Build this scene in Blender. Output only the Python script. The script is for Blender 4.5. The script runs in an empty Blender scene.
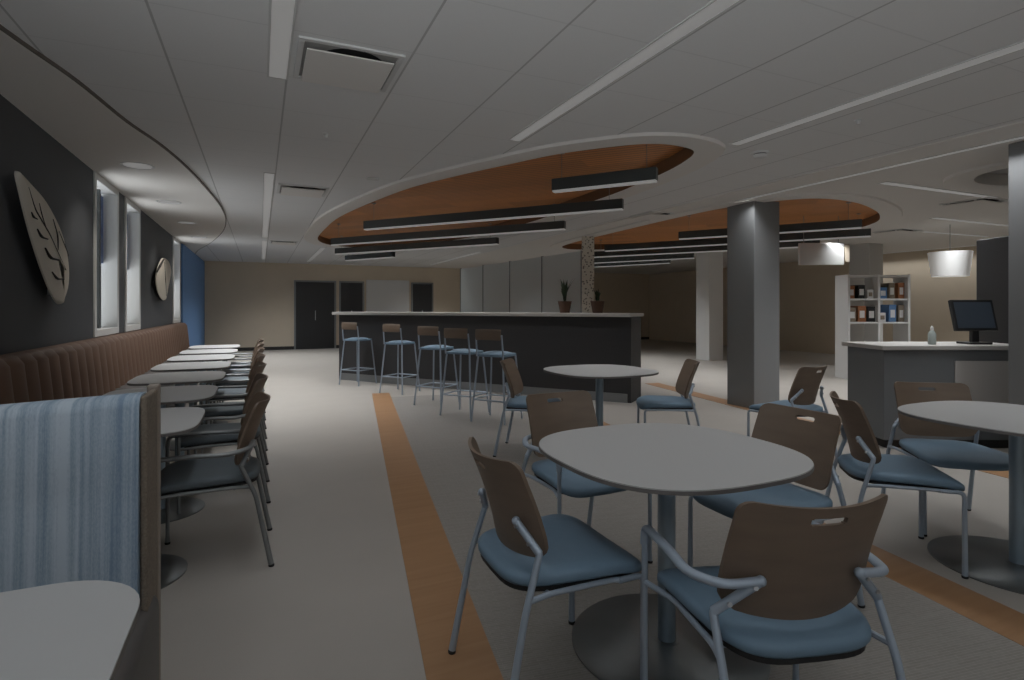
import bpy, bmesh, math, random
from mathutils import Vector, Matrix
random.seed(7)
C = bpy.context.scene.collection
PI = math.pi
# ------------------------------------------------------------------ calibration
# room frame: x = across the room (left wall at x = -1.5), y = along the row of tables, z up; the camera stands at x = 0, y = 0
F, CX, HY, H = 558.0, 512.0, 308.0, 1.28
TH = math.radians(24.3)
CO, SN = math.cos(TH), math.sin(TH)
def cw(X, Y): return (X*CO + Y*SN, -X*SN + Y*CO)
def wat(px, py, Z):
    Y = F*(Z-H)/(HY-py); X = (px-CX)*Y/F
    return cw(X, Y)
def on_left(px, py, t0):
    a = (px-CX)/F; Y = t0/(a*CO+SN)
    return (Y*(-a*SN+CO), H+(HY-py)*Y/F)
CEIL = 2.655
# ------------------------------------------------------------------ materials
def new_mat(name):
    m = bpy.data.materials.new(name); m.use_nodes = True
    nt = m.node_tree
    return m, nt, nt.nodes['Principled BSDF']
def mat(name, col, rough=.5, metal=0.0, noise=0.0, nscale=40, bump=0.0, spec=.5):
    m, nt, b = new_mat(name)
    b.inputs['Base Color'].default_value = (*col, 1)
    b.inputs['Roughness'].default_value = rough
    b.inputs['Metallic'].default_value = metal
    b.inputs['Specular IOR Level'].default_value = spec
    if noise or bump:
        tc = nt.nodes.new('ShaderNodeTexCoord'); n = nt.nodes.new('ShaderNodeTexNoise')
        n.inputs['Scale'].default_value = nscale; n.inputs['Detail'].default_value = 4
        nt.links.new(tc.outputs['Object'], n.inputs['Vector'])
        if noise:
            mr = nt.nodes.new('ShaderNodeMapRange')
            mr.inputs['To Min'].default_value = 1-noise; mr.inputs['To Max'].default_value = 1+noise
            nt.links.new(n.outputs['Fac'], mr.inputs['Value'])
            mx = nt.nodes.new('ShaderNodeVectorMath'); mx.operation = 'SCALE'
            mx.inputs[0].default_value = col
            nt.links.new(mr.outputs[0], mx.inputs['Scale'])
            nt.links.new(mx.outputs[0], b.inputs['Base Color'])
        if bump:
            bp = nt.nodes.new('ShaderNodeBump'); bp.inputs['Strength'].default_value = bump
            bp.inputs['Distance'].default_value = .002
            nt.links.new(n.outputs['Fac'], bp.inputs['Height']); nt.links.new(bp.outputs[0], b.inputs['Normal'])
    return m
def emis(name, col, st, base=.8):
    m, nt, b = new_mat(name)
    b.inputs['Base Color'].default_value = (base, base, base, 1)
    b.inputs['Emission Color'].default_value = (*col, 1); b.inputs['Emission Strength'].default_value = st
    return m
def coords(nt, rot=0.0, scale=(1, 1, 1), kind='Object'):
    tc = nt.nodes.new('ShaderNodeTexCoord'); mp = nt.nodes.new('ShaderNodeMapping')
    mp.inputs['Rotation'].default_value = (0, 0, rot); mp.inputs['Scale'].default_value = scale
    nt.links.new(tc.outputs[kind], mp.inputs['Vector'])
    return mp.outputs[0]
def mth(nt, op, a, b=None, c=None):
    n = nt.nodes.new('ShaderNodeMath'); n.operation = op
    for i, v in enumerate((a, b, c)):
        if v is None: continue
        if isinstance(v, (int, float)): n.inputs[i].default_value = v
        else: nt.links.new(v, n.inputs[i])
    return n.outputs[0]
def ramp_mix(nt, fac, c1, c2):
    mx = nt.nodes.new('ShaderNodeMix'); mx.data_type = 'RGBA'
    mx.inputs[6].default_value = (*c1, 1); mx.inputs[7].default_value = (*c2, 1)
    if isinstance(fac, (int, float)): mx.inputs[0].default_value = fac
    else: nt.links.new(fac, mx.inputs[0])
    return mx.outputs[2]
def noise_tex(nt, vec, scale, detail=4):
    n = nt.nodes.new('ShaderNodeTexNoise'); n.inputs['Scale'].default_value = scale; n.inputs['Detail'].default_value = detail
    nt.links.new(vec, n.inputs['Vector']); return n.outputs['Fac']
def ceiling_mat():
    m, nt, b = new_mat('ceiling_tile')
    v = coords(nt); sx = nt.nodes.new('ShaderNodeSeparateXYZ'); nt.links.new(v, sx.inputs[0])
    def joint(o, off, w, depth):
        p = mth(nt, 'FRACT', mth(nt, 'DIVIDE', mth(nt, 'SUBTRACT', o, off-60*.61), .61))
        d = mth(nt, 'MINIMUM', p, mth(nt, 'SUBTRACT', 1.0, p))
        return mth(nt, 'MULTIPLY', mth(nt, 'LESS_THAN', d, w/.61), depth)
    jx = joint(sx.outputs[0], .145, .006, .6); jy = joint(sx.outputs[1], 2.96, .0045, .16)
    j = mth(nt, 'MAXIMUM', jx, jy)
    nf = noise_tex(nt, v, 90)
    base = ramp_mix(nt, nf, (.87, .87, .865), (.91, .91, .905))
    mx = nt.nodes.new('ShaderNodeMix'); mx.data_type = 'RGBA'
    nt.links.new(j, mx.inputs[0]); nt.links.new(base, mx.inputs[6]); mx.inputs[7].default_value = (.36, .355, .35, 1)
    nt.links.new(mx.outputs[2], b.inputs['Base Color']); b.inputs['Roughness'].default_value = .9
    return m
def terrazzo_mat():
    m, nt, b = new_mat('beige_terrazzo')
    v = coords(nt)
    n1 = noise_tex(nt, v, 260, 2); n2 = noise_tex(nt, v, 2.2)
    f = mth(nt, 'ADD', mth(nt, 'MULTIPLY', n1, .6), mth(nt, 'MULTIPLY', n2, .4))
    c = ramp_mix(nt, f, (.32, .297, .27), (.46, .43, .397))
    nt.links.new(c, b.inputs['Base Color']); b.inputs['Roughness'].default_value = .42; b.inputs['Specular IOR Level'].default_value = .3
    return m
def lvt_mat():
    m, nt, b = new_mat('woven_grey_floor')
    v = coords(nt, rot=math.radians(8.6))
    ch = nt.nodes.new('ShaderNodeTexBrick')
    ch.inputs['Scale'].default_value = 1.0; ch.inputs['Brick Width'].default_value = .085; ch.inputs['Row Height'].default_value = .012
    ch.inputs['Mortar Size'].default_value = .0016
    ch.inputs['Color1'].default_value = (.27, .253, .235, 1); ch.inputs['Color2'].default_value = (.24, .223, .205, 1)
    ch.inputs['Mortar'].default_value = (.30, .283, .263, 1)
    nt.links.new(v, ch.inputs['Vector'])
    n = noise_tex(nt, v, 60); mr = nt.nodes.new('ShaderNodeMapRange'); mr.inputs['To Min'].default_value = .85; mr.inputs['To Max'].default_value = 1.15
    nt.links.new(n, mr.inputs['Value'])
    mx = nt.nodes.new('ShaderNodeVectorMath'); mx.operation = 'SCALE'
    nt.links.new(ch.outputs['Color'], mx.inputs[0]); nt.links.new(mr.outputs[0], mx.inputs['Scale'])
    nt.links.new(mx.outputs[0], b.inputs['Base Color']); b.inputs['Roughness'].default_value = .5; b.inputs['Specular IOR Level'].default_value = .3
    return m
def wood_mat(name, c1, c2, rot, sc=(2, 40, 2), slat=None, rough=.5):
    m, nt, b = new_mat(name)
    v = coords(nt, rot=rot, scale=sc)
    n = noise_tex(nt, v, 1.0, 5)
    c = ramp_mix(nt, n, c1, c2)
    if slat:
        v2 = coords(nt, rot=rot); sx = nt.nodes.new('ShaderNodeSeparateXYZ'); nt.links.new(v2, sx.inputs[0])
        p = mth(nt, 'FRACT', mth(nt, 'DIVIDE', mth(nt, 'ADD', sx.outputs[1], 60*slat), slat))
        g = mth(nt, 'LESS_THAN', p, .22)
        # board lengths of differing tone
        br = nt.nodes.new('ShaderNodeTexBrick'); br.inputs['Scale'].default_value = 1; br.inputs['Brick Width'].default_value = 1.6
        br.inputs['Row Height'].default_value = slat*4; br.inputs['Mortar Size'].default_value = 0
        br.inputs['Color1'].default_value = (.8, .8, .8, 1); br.inputs['Color2'].default_value = (1.15, 1.15, 1.15, 1)
        nt.links.new(v2, br.inputs['Vector'])
        mu = nt.nodes.new('ShaderNodeVectorMath'); mu.operation = 'MULTIPLY'
        nt.links.new(c, mu.inputs[0]); nt.links.new(br.outputs['Color'], mu.inputs[1])
        mx = nt.nodes.new('ShaderNodeMix'); mx.data_type = 'RGBA'
        nt.links.new(mth(nt, 'MULTIPLY', g, .75), mx.inputs[0]); nt.links.new(mu.outputs[0], mx.inputs[6]); mx.inputs[7].default_value = (.06, .03, .015, 1)
        c = mx.outputs[2]
    nt.links.new(c, b.inputs['Base Color']); b.inputs['Roughness'].default_value = rough
    return m
def stripe_fabric():
    m, nt, b = new_mat('blue_striped_fabric')
    v = coords(nt, scale=(60, .05, .8)); n = noise_tex(nt, v, 1.0, 6)
    v2 = coords(nt, scale=(330, 1, 120)); n2 = noise_tex(nt, v2, 1.0, 2)
    v3 = coords(nt, scale=(13, .05, .1)); n3 = noise_tex(nt, v3, 1.0, 2)
    f = mth(nt, 'ADD', mth(nt, 'MULTIPLY', n, .75), mth(nt, 'MULTIPLY', n3, .55))
    f = mth(nt, 'ADD', f, mth(nt, 'MULTIPLY', mth(nt, 'SUBTRACT', n2, .5), .16))
    mr = nt.nodes.new('ShaderNodeMapRange'); mr.inputs['From Min'].default_value = .53; mr.inputs['From Max'].default_value = .77
    nt.links.new(f, mr.inputs['Value'])
    c = ramp_mix(nt, mr.outputs[0], (.21, .29, .39), (.50, .575, .645))
    nt.links.new(c, b.inputs['Base Color']); b.inputs['Roughness'].default_value = .95; b.inputs['Specular IOR Level'].default_value = .1
    bp = nt.nodes.new('ShaderNodeBump'); bp.inputs['Strength'].default_value = .3; bp.inputs['Distance'].default_value = .001
    nt.links.new(n2, bp.inputs['Height']); nt.links.new(bp.outputs[0], b.inputs['Normal'])
    return m
def glass_mat():
    m, nt, b = new_mat('window_glass')
    out = nt.nodes['Material Output']
    tr = nt.nodes.new('ShaderNodeBsdfTransparent'); gl = nt.nodes.new('ShaderNodeBsdfGlossy'); gl.inputs['Roughness'].default_value = .02
    mx = nt.nodes.new('ShaderNodeMixShader'); mx.inputs[0].default_value = .07
    nt.links.new(tr.outputs[0], mx.inputs[1]); nt.links.new(gl.outputs[0], mx.inputs[2]); nt.links.new(mx.outputs[0], out.inputs[0])
    return m
def frosted_mat():
    m, nt, b = new_mat('frosted_panel')
    out = nt.nodes['Material Output']
    d = nt.nodes.new('ShaderNodeBsdfDiffuse'); d.inputs[0].default_value = (.85, .88, .88, 1)
    t = nt.nodes.new('ShaderNodeBsdfTranslucent'); t.inputs[0].default_value = (.85, .88, .88, 1)
    mx = nt.nodes.new('ShaderNodeMixShader'); mx.inputs[0].default_value = .45
    nt.links.new(d.outputs[0], mx.inputs[1]); nt.links.new(t.outputs[0], mx.inputs[2]); nt.links.new(mx.outputs[0], out.inputs[0])
    return m
def speckle_mat():
    m, nt, b = new_mat('speckled_cream')
    v = coords(nt); vo = nt.nodes.new('ShaderNodeTexVoronoi'); vo.inputs['Scale'].default_value = 26
    nt.links.new(v, vo.inputs['Vector'])
    c = ramp_mix(nt, mth(nt, 'LESS_THAN', vo.outputs['Distance'], .34), (.72, .66, .56), (.20, .17, .14))
    nt.links.new(c, b.inputs['Base Color']); b.inputs['Roughness'].default_value = .7
    return m
PD = math.atan2(.399, -.917) - TH       # slats and pendants run this way in the room frame
M = dict(
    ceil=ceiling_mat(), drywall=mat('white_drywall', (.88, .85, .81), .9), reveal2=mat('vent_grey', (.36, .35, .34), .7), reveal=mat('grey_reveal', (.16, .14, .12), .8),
    dark=mat('slate_wall', (.062, .068, .076), .75, noise=.08, nscale=6), beige=mat('beige_wall', (.70, .60, .47), .85, noise=.05, nscale=3),
    floor=terrazzo_mat(), lvt=lvt_mat(),
    strip=wood_mat('oak_plank', (.27, .138, .062), (.40, .235, .125), math.radians(8.6)+PI/2, (1.6, 26, 1), rough=.45),
    wood=wood_mat('slatted_oak', (.37, .135, .030), (.55, .22, .058), -PD, (1.2, 50, 1), slat=.075, rough=.55), woodrim=mat('dark_wood_rim', (.15, .07, .028), .6),
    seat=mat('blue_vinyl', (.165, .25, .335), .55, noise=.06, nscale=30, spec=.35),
    seatdark=mat('slate_vinyl', (.115, .138, .155), .6, noise=.06, nscale=30, spec=.3),  # darker copy of the blue vinyl, shade put into its colour
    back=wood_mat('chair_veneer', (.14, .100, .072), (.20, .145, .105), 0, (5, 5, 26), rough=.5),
    metal=mat('silver_paint', (.40, .47, .56), .42, .3), metaldark=mat('grey_paint', (.24, .25, .255), .42, .4),  # the darker one is grey fittings and silver frames in painted shade
    black=mat('black_plastic', (.012, .012, .013), .6), bolt=mat('steel_bolt', (.6, .62, .64), .3, .9),
    table=mat('white_laminate', (.51, .51, .51), .4, spec=.3), edge=mat('grey_edge', (.16, .15, .145), .6),
    ped=mat('blue_grey_steel', (.33, .42, .50), .35, .6), disc=mat('brushed_steel', (.20, .21, .215), .36, .8, noise=.1, nscale=12),
    fabric=stripe_fabric(), weave=mat('brown_weave', (.20, .165, .13), .95, noise=.5, nscale=160, bump=.5),
    lam=mat('taupe_laminate', (.30, .255, .215), .6), vinyl=mat('charcoal_vinyl', (.085, .08, .078), .5),
    banq=mat('brown_banquette', (.13, .075, .05), .6, noise=.1, nscale=8), base=mat('dark_base', (.03, .028, .027), .7),
    lamp=emis('lamp_diffuser', (1.0, .985, .96), .93, .3), lampframe=mat('white_metal', (.75, .75, .74), .5),
    pend=mat('charcoal_metal', (.055, .062, .062), .5, .2), wire=mat('steel_wire', (.3, .3, .3), .4, .8),
    frame=mat('window_frame_white', (.74, .75, .74), .5), glass=glass_mat(), frost=frosted_mat(), bluewall=mat('blue_wall_panel', (.11, .22, .42), .8),
    sky=mat('blue_shade', (.10, .17, .38), .8), leaf=mat('cream_leaf', (.76, .72, .64), .7, noise=.08, nscale=9), vein=mat('dark_vein', (.02, .018, .016), .8),
    column2=mat('pale_grey_column', (.5, .49, .47), .8), column=mat('blue_grey_column', (.205, .208, .213), .8), speck=speckle_mat(), plate=mat('black_cabinet', (.02, .02, .021), .4),
    counter=mat('pale_stone', (.5, .48, .46), .4), front=mat('counter_front', (.16, .17, .18), .6), white=mat('white_panel', (.8, .8, .79), .6),
    barbase=mat('bar_front', (.028, .028, .03), .6), glow=emis('screen', (.16, .27, .42), .25, .02), pot=mat('brown_pot', (.10, .05, .03), .7),
    green=mat('dark_leaf', (.03, .05, .022), .6, noise=.3, nscale=20), bottle=mat('clear_bottle', (.45, .5, .48), .15), red=mat('warm_goods', (.30, .12, .05), .7),
    door=mat('dark_doorway', (.018, .019, .021), .5), duct=mat('duct_black', (.004, .004, .004), .9), shade=emis('lampshade', (1.0, .97, .9), .75),
    books=mat('mixed_goods', (.25, .20, .15), .8, noise=.5, nscale=14))
# ------------------------------------------------------------------ mesh helpers
def obj(name, bm, m, parent=None, smooth=False, mods=None):
    me = bpy.data.meshes.new(name)
    bmesh.ops.recalc_face_normals(bm, faces=bm.faces)
    bm.to_mesh(me); bm.free()
    for mm in (m if isinstance(m, (list, tuple)) else [m]): me.materials.append(mm)
    o = bpy.data.objects.new(name, me); C.objects.link(o)
    if parent is not None: o.parent = parent
    if smooth:
        for p in me.polygons: p.use_smooth = True
        if smooth != 'all':
            me.set_sharp_from_angle(angle=math.radians(smooth if smooth is not True else 40))
    return o
def tag(o, label, cat, group=None):
    o['label'] = label; o['category'] = cat
    if group: o['group'] = group
    return o
def thing(name, label, cat, loc=(0, 0, 0), rotz=0.0, group=None):
    o = bpy.data.objects.new(name, None); C.objects.link(o); o.empty_display_size = .1
    o.location = loc; o.rotation_euler = (0, 0, rotz)
    return tag(o, label, cat, group)
def struct(name, bm, m, parent=None, smooth=False):
    o = obj(name, bm, m, parent, smooth)
    if parent is None: o['kind'] = 'structure'
    return o
def dup(root, loc, rotz, label, group=None):
    r = root.copy(); C.objects.link(r); r.location = loc; r.rotation_euler = (0, 0, rotz); r['label'] = label
    if group: r['group'] = group
    for ch in list(root.children):
        c = ch.copy(); C.objects.link(c); c.parent = r
        for g in list(ch.children):
            d = g.copy(); C.objects.link(d); d.parent = c
    return r
def box(bm, x0, x1, y0, y1, z0, z1, bev=0.0, mi=0, rot=0.0, seg=2):
    r = bmesh.ops.create_cube(bm, size=1)
    vs = r['verts']
    c = Vector(((x0+x1)/2, (y0+y1)/2, (z0+z1)/2))
    for v in vs:
        v.co = Vector((v.co.x*(x1-x0), v.co.y*(y1-y0), v.co.z*(z1-z0))) + c
    fs = list({f for v in vs for f in v.link_faces})
    if bev:
        es = list({e for v in vs for e in v.link_edges})
        r = bmesh.ops.bevel(bm, geom=es, offset=bev, segments=seg, profile=.5, affect='EDGES')
        fs = list(set(r['faces']) | {f for f in fs if f.is_valid})
    for f in fs:
        if f.is_valid: f.material_index = mi
    return bm
def cyl(bm, p, r0, r1, z0, z1, n=24, mi=0):
    rings = []
    for z, r in ((z0, r0), (z1, r1)):
        rings.append([bm.verts.new((p[0]+r*math.cos(2*PI*i/n), p[1]+r*math.sin(2*PI*i/n), z)) for i in range(n)])
    for i in range(n):
        j = (i+1) % n
        bm.faces.new((rings[0][i], rings[0][j], rings[1][j], rings[1][i])).material_index = mi
    bm.faces.new(rings[0][::-1]).material_index = mi; bm.faces.new(rings[1]).material_index = mi
    return bm
def lathe(bm, p, prof, n=32, mi=0):
    rings = []
    for r, z in prof:
        rings.append([bm.verts.new((p[0]+r*math.cos(2*PI*i/n), p[1]+r*math.sin(2*PI*i/n), p[2]+z)) for i in range(n)])
    for a, b in zip(rings, rings[1:]):
        for i in range(n):
            j = (i+1) % n
            bm.faces.new((a[i], a[j], b[j], b[i])).material_index = mi
    if prof[0][0] > 1e-4: bm.faces.new(rings[0][::-1]).material_index = mi
    if prof[-1][0] > 1e-4: bm.faces.new(rings[-1]).material_index = mi
    bmesh.ops.remove_doubles(bm, verts=bm.verts, dist=1e-5)
    return bm
def fillet(pts, r, n=5):
    pts = [Vector(p) for p in pts]; out = [pts[0]]
    for a, b, c in zip(pts, pts[1:], pts[2:]):
        d1 = a-b; d2 = c-b; k = min(r, d1.length*.45, d2.length*.45)
        p1 = b+d1.normalized()*k; p2 = b+d2.normalized()*k
        for i in range(n+1):
            t = i/n; out.append(p1*(1-t)**2 + b*2*t*(1-t) + p2*t*t)
    out.append(pts[-1]); return out
def tube(bm, pts, r, n=10, sx=1.0, mi=0):
    pts = [Vector(p) for p in pts]
    up = None; rings = []
    for i, p in enumerate(pts):
        d = (pts[min(i+1, len(pts)-1)]-pts[max(i-1, 0)]).normalized()
        if up is None:
            up = Vector((0, 0, 1)) if abs(d.z) < .9 else Vector((0, 1, 0))
        up = (up-d*up.dot(d)).normalized(); side = d.cross(up)
        rr = r[i] if isinstance(r, (list, tuple)) else r
        rings.append([bm.verts.new(p+(up*math.cos(2*PI*k/n)+side*math.sin(2*PI*k/n)*sx)*rr) for k in range(n)])
    for a, b in zip(rings, rings[1:]):
        for k in range(n):
            j = (k+1) % n
            bm.faces.new((a[k], a[j], b[j], b[k])).material_index = mi
    bm.faces.new(rings[0][::-1]).material_index = mi; bm.faces.new(rings[-1]).material_index = mi
    return bm
def prism(bm, poly, z0, z1, mi=0, side=None):
    a = [bm.verts.new((x, y, z0)) for x, y in poly]; b = [bm.verts.new((x, y, z1)) for x, y in poly]
    n = len(poly)
    bm.faces.new(a[::-1]).material_index = mi; bm.faces.new(b).material_index = mi
    for i in range(n):
        j = (i+1) % n
        bm.faces.new((a[i], a[j], b[j], b[i])).material_index = mi if side is None else side
    return bm
def loop_smooth(pts, n=6):
    out = []; L = len(pts)
    for i in range(L):
        p0, p1, p2, p3 = [Vector((*pts[(i+k-1) % L], 0)) for k in range(4)]
        for j in range(n):
            t = j/n
            v = .5*((2*p1)+(p2-p0)*t+(2*p0-5*p1+4*p2-p3)*t*t+(3*p1-p0-3*p2+p3)*t**3)
            out.append((v.x, v.y))
    return out
def offset_loop(pts, d):
    n = len(pts); out = []
    area = sum(pts[i][0]*pts[(i+1) % n][1]-pts[(i+1) % n][0]*pts[i][1] for i in range(n))
    sg = 1 if area > 0 else -1
    for i in range(n):
        a = Vector(pts[i-1]); b = Vector(pts[(i+1) % n]); t = (b-a).normalized()
        nrm = Vector((t.y, -t.x))*sg
        out.append((pts[i][0]+nrm.x*d, pts[i][1]+nrm.y*d))
    return out
def flat_with_holes(name, outer, holes, z, m):
    """flat sheet with holes, as a mesh of its own"""
    bm = bmesh.new(); es = []
    for lp in [outer]+holes:
        vs = [bm.verts.new((x, y, z)) for x, y in lp]
        es += [bm.edges.new((vs[i], vs[(i+1) % len(vs)])) for i in range(len(vs))]
    bmesh.ops.triangle_fill(bm, edges=es, use_beauty=True, use_dissolve=False)
    bm.normal_update()
    for f in bm.faces:
        if f.normal.z > 0: f.normal_flip()
    me = bpy.data.meshes.new(name); bm.to_mesh(me); bm.free(); me.materials.append(m)
    o = bpy.data.objects.new(name, me); C.objects.link(o); return o
# ------------------------------------------------------------------ room shell
S0, S1, T0, T1 = -2.0, 18.5, -1.5, 14.5
bm = bmesh.new(); box(bm, T0-.1, T1+.1, S0, S1+.1, -.10, 0); struct('floor', bm, M['floor'])
# planks laid on a 16 degree line; n across, m along
DA = math.atan2(.963, -.27) - TH
dv = Vector((math.cos(DA), math.sin(DA))); nv = Vector((dv.y, -dv.x))
def nm(n, m): return tuple(nv*n+dv*m)
bm = bmesh.new(); prism(bm, [nm(.49, -1.6), nm(2.43, -1.6), nm(2.43, 8.2), nm(.49, 8.2)], 0, .002)
o = struct('floor_inlay', bm, M['lvt'])
for i, (n0, n1, m1) in enumerate(((.235, .49, 8.6), (2.43, 2.685, 8.2), (4.72, 4.98, 8.5))):
    bm = bmesh.new(); prism(bm, [nm(n0, -1.6), nm(n1, -1.6), nm(n1, m1), nm(n0, m1)], 0, .003)
    struct('trim_%d' % (i+1), bm, M['strip'])
# left wall with three tall narrow windows, plus an added unseen one
wins = [(-1.6, 1.6), (6.72, 7.75), (8.11, 9.03), (12.2, 13.2)]  # the first is an unseen window added to let in fill light
WZ0, WZ1 = .99, 2.635
bm = bmesh.new(); prev = S0
for a, b in wins:
    box(bm, T0-.2, T0, prev, a, 0, 2.9); box(bm, T0-.2, T0, a, b, 0, WZ0); box(bm, T0-.2, T0, a, b, WZ1, 2.9); prev = b
box(bm, T0-.2, T0, prev, S1, 0, 2.9); struct('wall_left', bm, M['dark'])
for i, (a, b) in enumerate(wins):
    w = bpy.data.objects.new('window_%d' % (i+1), None); C.objects.link(w); w['kind'] = 'structure'; w.location = (T0, a, WZ0)
    L = b-a; Hh = WZ1-WZ0
    bm = bmesh.new()
    for y0, y1 in ((0, .07), (L-.07, L)): box(bm, -.14, .015, y0, y1, 0, Hh, .004)
    box(bm, -.14, .015, .07, L-.07, 0, .07, .004); box(bm, -.14, .015, .07, L-.07, Hh-.07, Hh, .004)
    obj('window_frame', bm, M['frame'], w)
    for k in (.45, .62):
        bm = bmesh.new(); box(bm, -.12, -.08, L*k-.02, L*k+.02, .07, Hh-.07, .004); obj('mullion', bm, M['pend'] if k > .5 else M['frame'], w)
    bm = bmesh.new(); box(bm, -.10, -.094, .07, L-.07, .07, Hh-.07); obj('pane', bm, M['glass'], w)
    if i:
        bm = bmesh.new(); box(bm, -.15, -.12, L*.74, L*.925, Hh-.85, Hh-.10); obj('blind', bm, M['sky'], w)  # blue strip added to stand for the blue seen outside
bm = bmesh.new(); box(bm, T0-.2, T1+.2, S1, S1+.15, 0, 2.9); struct('wall_back', bm, M['beige'])
bm = bmesh.new(); box(bm, T1, T1+.15, S0, S1, 0, 2.9); struct('wall_right', bm, M['beige'])
bm = bmesh.new(); box(bm, 1.1, T1+.15, S0-.15, S0, 0, 2.9); struct('wall_rear', bm, M['drywall'])  # unseen wall, added to keep the rear daylight to the left
bm = bmesh.new(); box(bm, T0, T0+.03, 13.45, S1, 0, CEIL-.03); struct('trim_4', bm, M['bluewall'])
bm = bmesh.new(); box(bm, T0, T1, S1-.015, S1, 0, .1); struct('baseboard_back', bm, M['base'])
# ceiling: wood ellipses open through it
E1 = [(318, 239), (327, 226), (345, 213), (400, 190), (450, 176), (512, 162), (560, 152), (620, 144), (655, 142), (680, 144.5), (694, 150),
      (684, 160), (662, 172), (632, 185), (604, 196), (552, 214), (520, 224), (470, 236.5), (420, 243.5), (370, 246.5), (335, 245)]
E1 = loop_smooth([wat(x, y, CEIL) for x, y in E1], 5)
E2 = loop_smooth([(5.93, 10.0), (5.80, 8.2), (5.72, 6.6), (5.75, 5.7), (5.95, 5.1), (6.3, 4.75), (6.9, 4.72), (7.6, 4.92), (8.3, 5.25), (8.95, 5.75), (9.4, 6.6),
                  (9.35, 7.9), (8.7, 9.3), (7.7, 10.6), (6.7, 11.2), (6.15, 10.9)], 5)
c3 = wat(1030, 170, CEIL)
E3 = [(c3[0]+.25+.62*math.cos(2*PI*i/40), c3[1]+.05+.46*math.sin(2*PI*i/40)) for i in range(40)]
TS = 5.10
ce = flat_with_holes('ceiling', [(T0, S0), (TS, S0), (TS, S1), (T0, S1)], [offset_loop(E1, .02)], CEIL, M['ceil']); ce['kind'] = 'structure'
ce = flat_with_holes('ceiling', [(TS, S0), (T1, S0), (T1, S1), (TS, S1)], [offset_loop(E2, .02), offset_loop(E3, .02)], CEIL, M['drywall']); ce['kind'] = 'structure'
bm = bmesh.new(); box(bm, T0-.2, T1+.2, S0, S1+.15, 2.90, 2.96); struct('roof_slab', bm, M['drywall'])
def ring_lip(name, E, w, zlow, ztop, rim='woodrim'):
    bm = bmesh.new(); n = len(E)
    loops = [(offset_loop(E, w), CEIL+.001), (offset_loop(E, w-.012), zlow+.004), (offset_loop(E, .06), zlow), (E, zlow+.012), (E, ztop)]
    rs = [[bm.verts.new((x, y, z)) for x, y in lp] for lp, z in loops]
    for a, b in zip(rs, rs[1:]):
        for i in range(n):
            j = (i+1) % n; bm.faces.new((a[i], a[j], b[j], b[i])).material_index = 1 if b is rs[-1] else 0
    return struct(name, bm, [M['drywall'], M[rim]], smooth=50)
ring_lip('trim_5', E1, .26, CEIL-.028, 2.80); ring_lip('trim_6', E2, .28, CEIL-.028, 2.80); ring_lip('trim_7', E3, .26, CEIL-.028, 2.80, 'drywall')
for nme, E, mk, lab in (('wood_ceiling_panel', E1, 'wood', 'long pointed oval of slatted orange wood recessed in the white tiled ceiling'),
                    ('wood_ceiling_panel', E2, 'wood', 'second slatted wood oval behind the square column, right of the first'),
                    ('recess_panel', E3, 'reveal2', 'small pale oval ceiling recess cut by the right-hand column')):
    bm = bmesh.new(); prism(bm, offset_loop(E, .015), 2.765, 2.79); tag(obj(nme, bm, M[mk]), lab, 'ceiling panel', 'oval ceiling recesses')
# slot step between tiles and drywall on the right
bm = bmesh.new(); prism(bm, [(TS, S0), (5.50, S0), (5.50, 4.6), (5.28, 6.6), (TS, 8.5)], CEIL-.012, CEIL+.002); struct('trim_8', bm, M['drywall'])
# curved soffit along the left wall
edge = [(0, 30), (75, 82), (125, 122), (160, 146), (187, 169), (212, 196), (222, 210), (225.5, 221)]
pts = [wat(x, y, CEIL-.02) for x, y in edge]
pts = [(-1.42, 2.2)] + pts + [(-.62, 11.2), (-.95, 13.2), (-1.3, 14.8), (-1.49, 16.0)]
sm = []
for i in range(len(pts)-1):
    p0, p1, p2, p3 = [Vector(pts[max(0, min(len(pts)-1, i+k-1))]) for k in range(4)]
    for j in range(6):
        t = j/6; v = .5*((2*p1)+(p2-p0)*t+(2*p0-5*p1+4*p2-p3)*t*t+(3*p1-p0-3*p2+p3)*t**3); sm.append((v.x, v.y))
sm.append(pts[-1])
bm = bmesh.new(); prism(bm, sm+[(T0, 16.0), (T0, 2.2)], CEIL-.02, CEIL+.002); struct('trim_9', bm, M['drywall'])
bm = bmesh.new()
for a, b in zip(sm, sm[1:]):     # dark strip painted as the soffit's shadow line against the tiles
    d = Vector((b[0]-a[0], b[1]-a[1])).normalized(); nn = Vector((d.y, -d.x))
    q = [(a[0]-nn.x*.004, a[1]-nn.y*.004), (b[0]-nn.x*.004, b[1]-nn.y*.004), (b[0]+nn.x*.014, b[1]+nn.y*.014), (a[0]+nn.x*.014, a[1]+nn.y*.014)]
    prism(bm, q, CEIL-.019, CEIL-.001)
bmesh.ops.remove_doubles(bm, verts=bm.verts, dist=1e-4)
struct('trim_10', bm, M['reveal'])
# columns
def column(px, py, a, lab, name='column', m='column'):
    t, s = wat(px, py, CEIL)               # left corner of the column where it meets the ceiling
    bm = bmesh.new(); box(bm, t, t+a, s-a, s, 0, CEIL, .008)
    return tag(struct(name, bm, M[m]), lab, 'column')
column(727, 205, .45, 'square grey column standing in front of the second wood oval')
column(849, 245, .45, 'narrow far grey column right of the hanging white sign', m='column2')  # paler copy of the column grey, the light on it painted in
column(696, 253, .45, 'farthest pale column, seen just left of the square grey column', m='white')  # white material stands in for the light falling on this column
column(1008, 144, .45, 'big grey column cut by the right edge of the photo')
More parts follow.
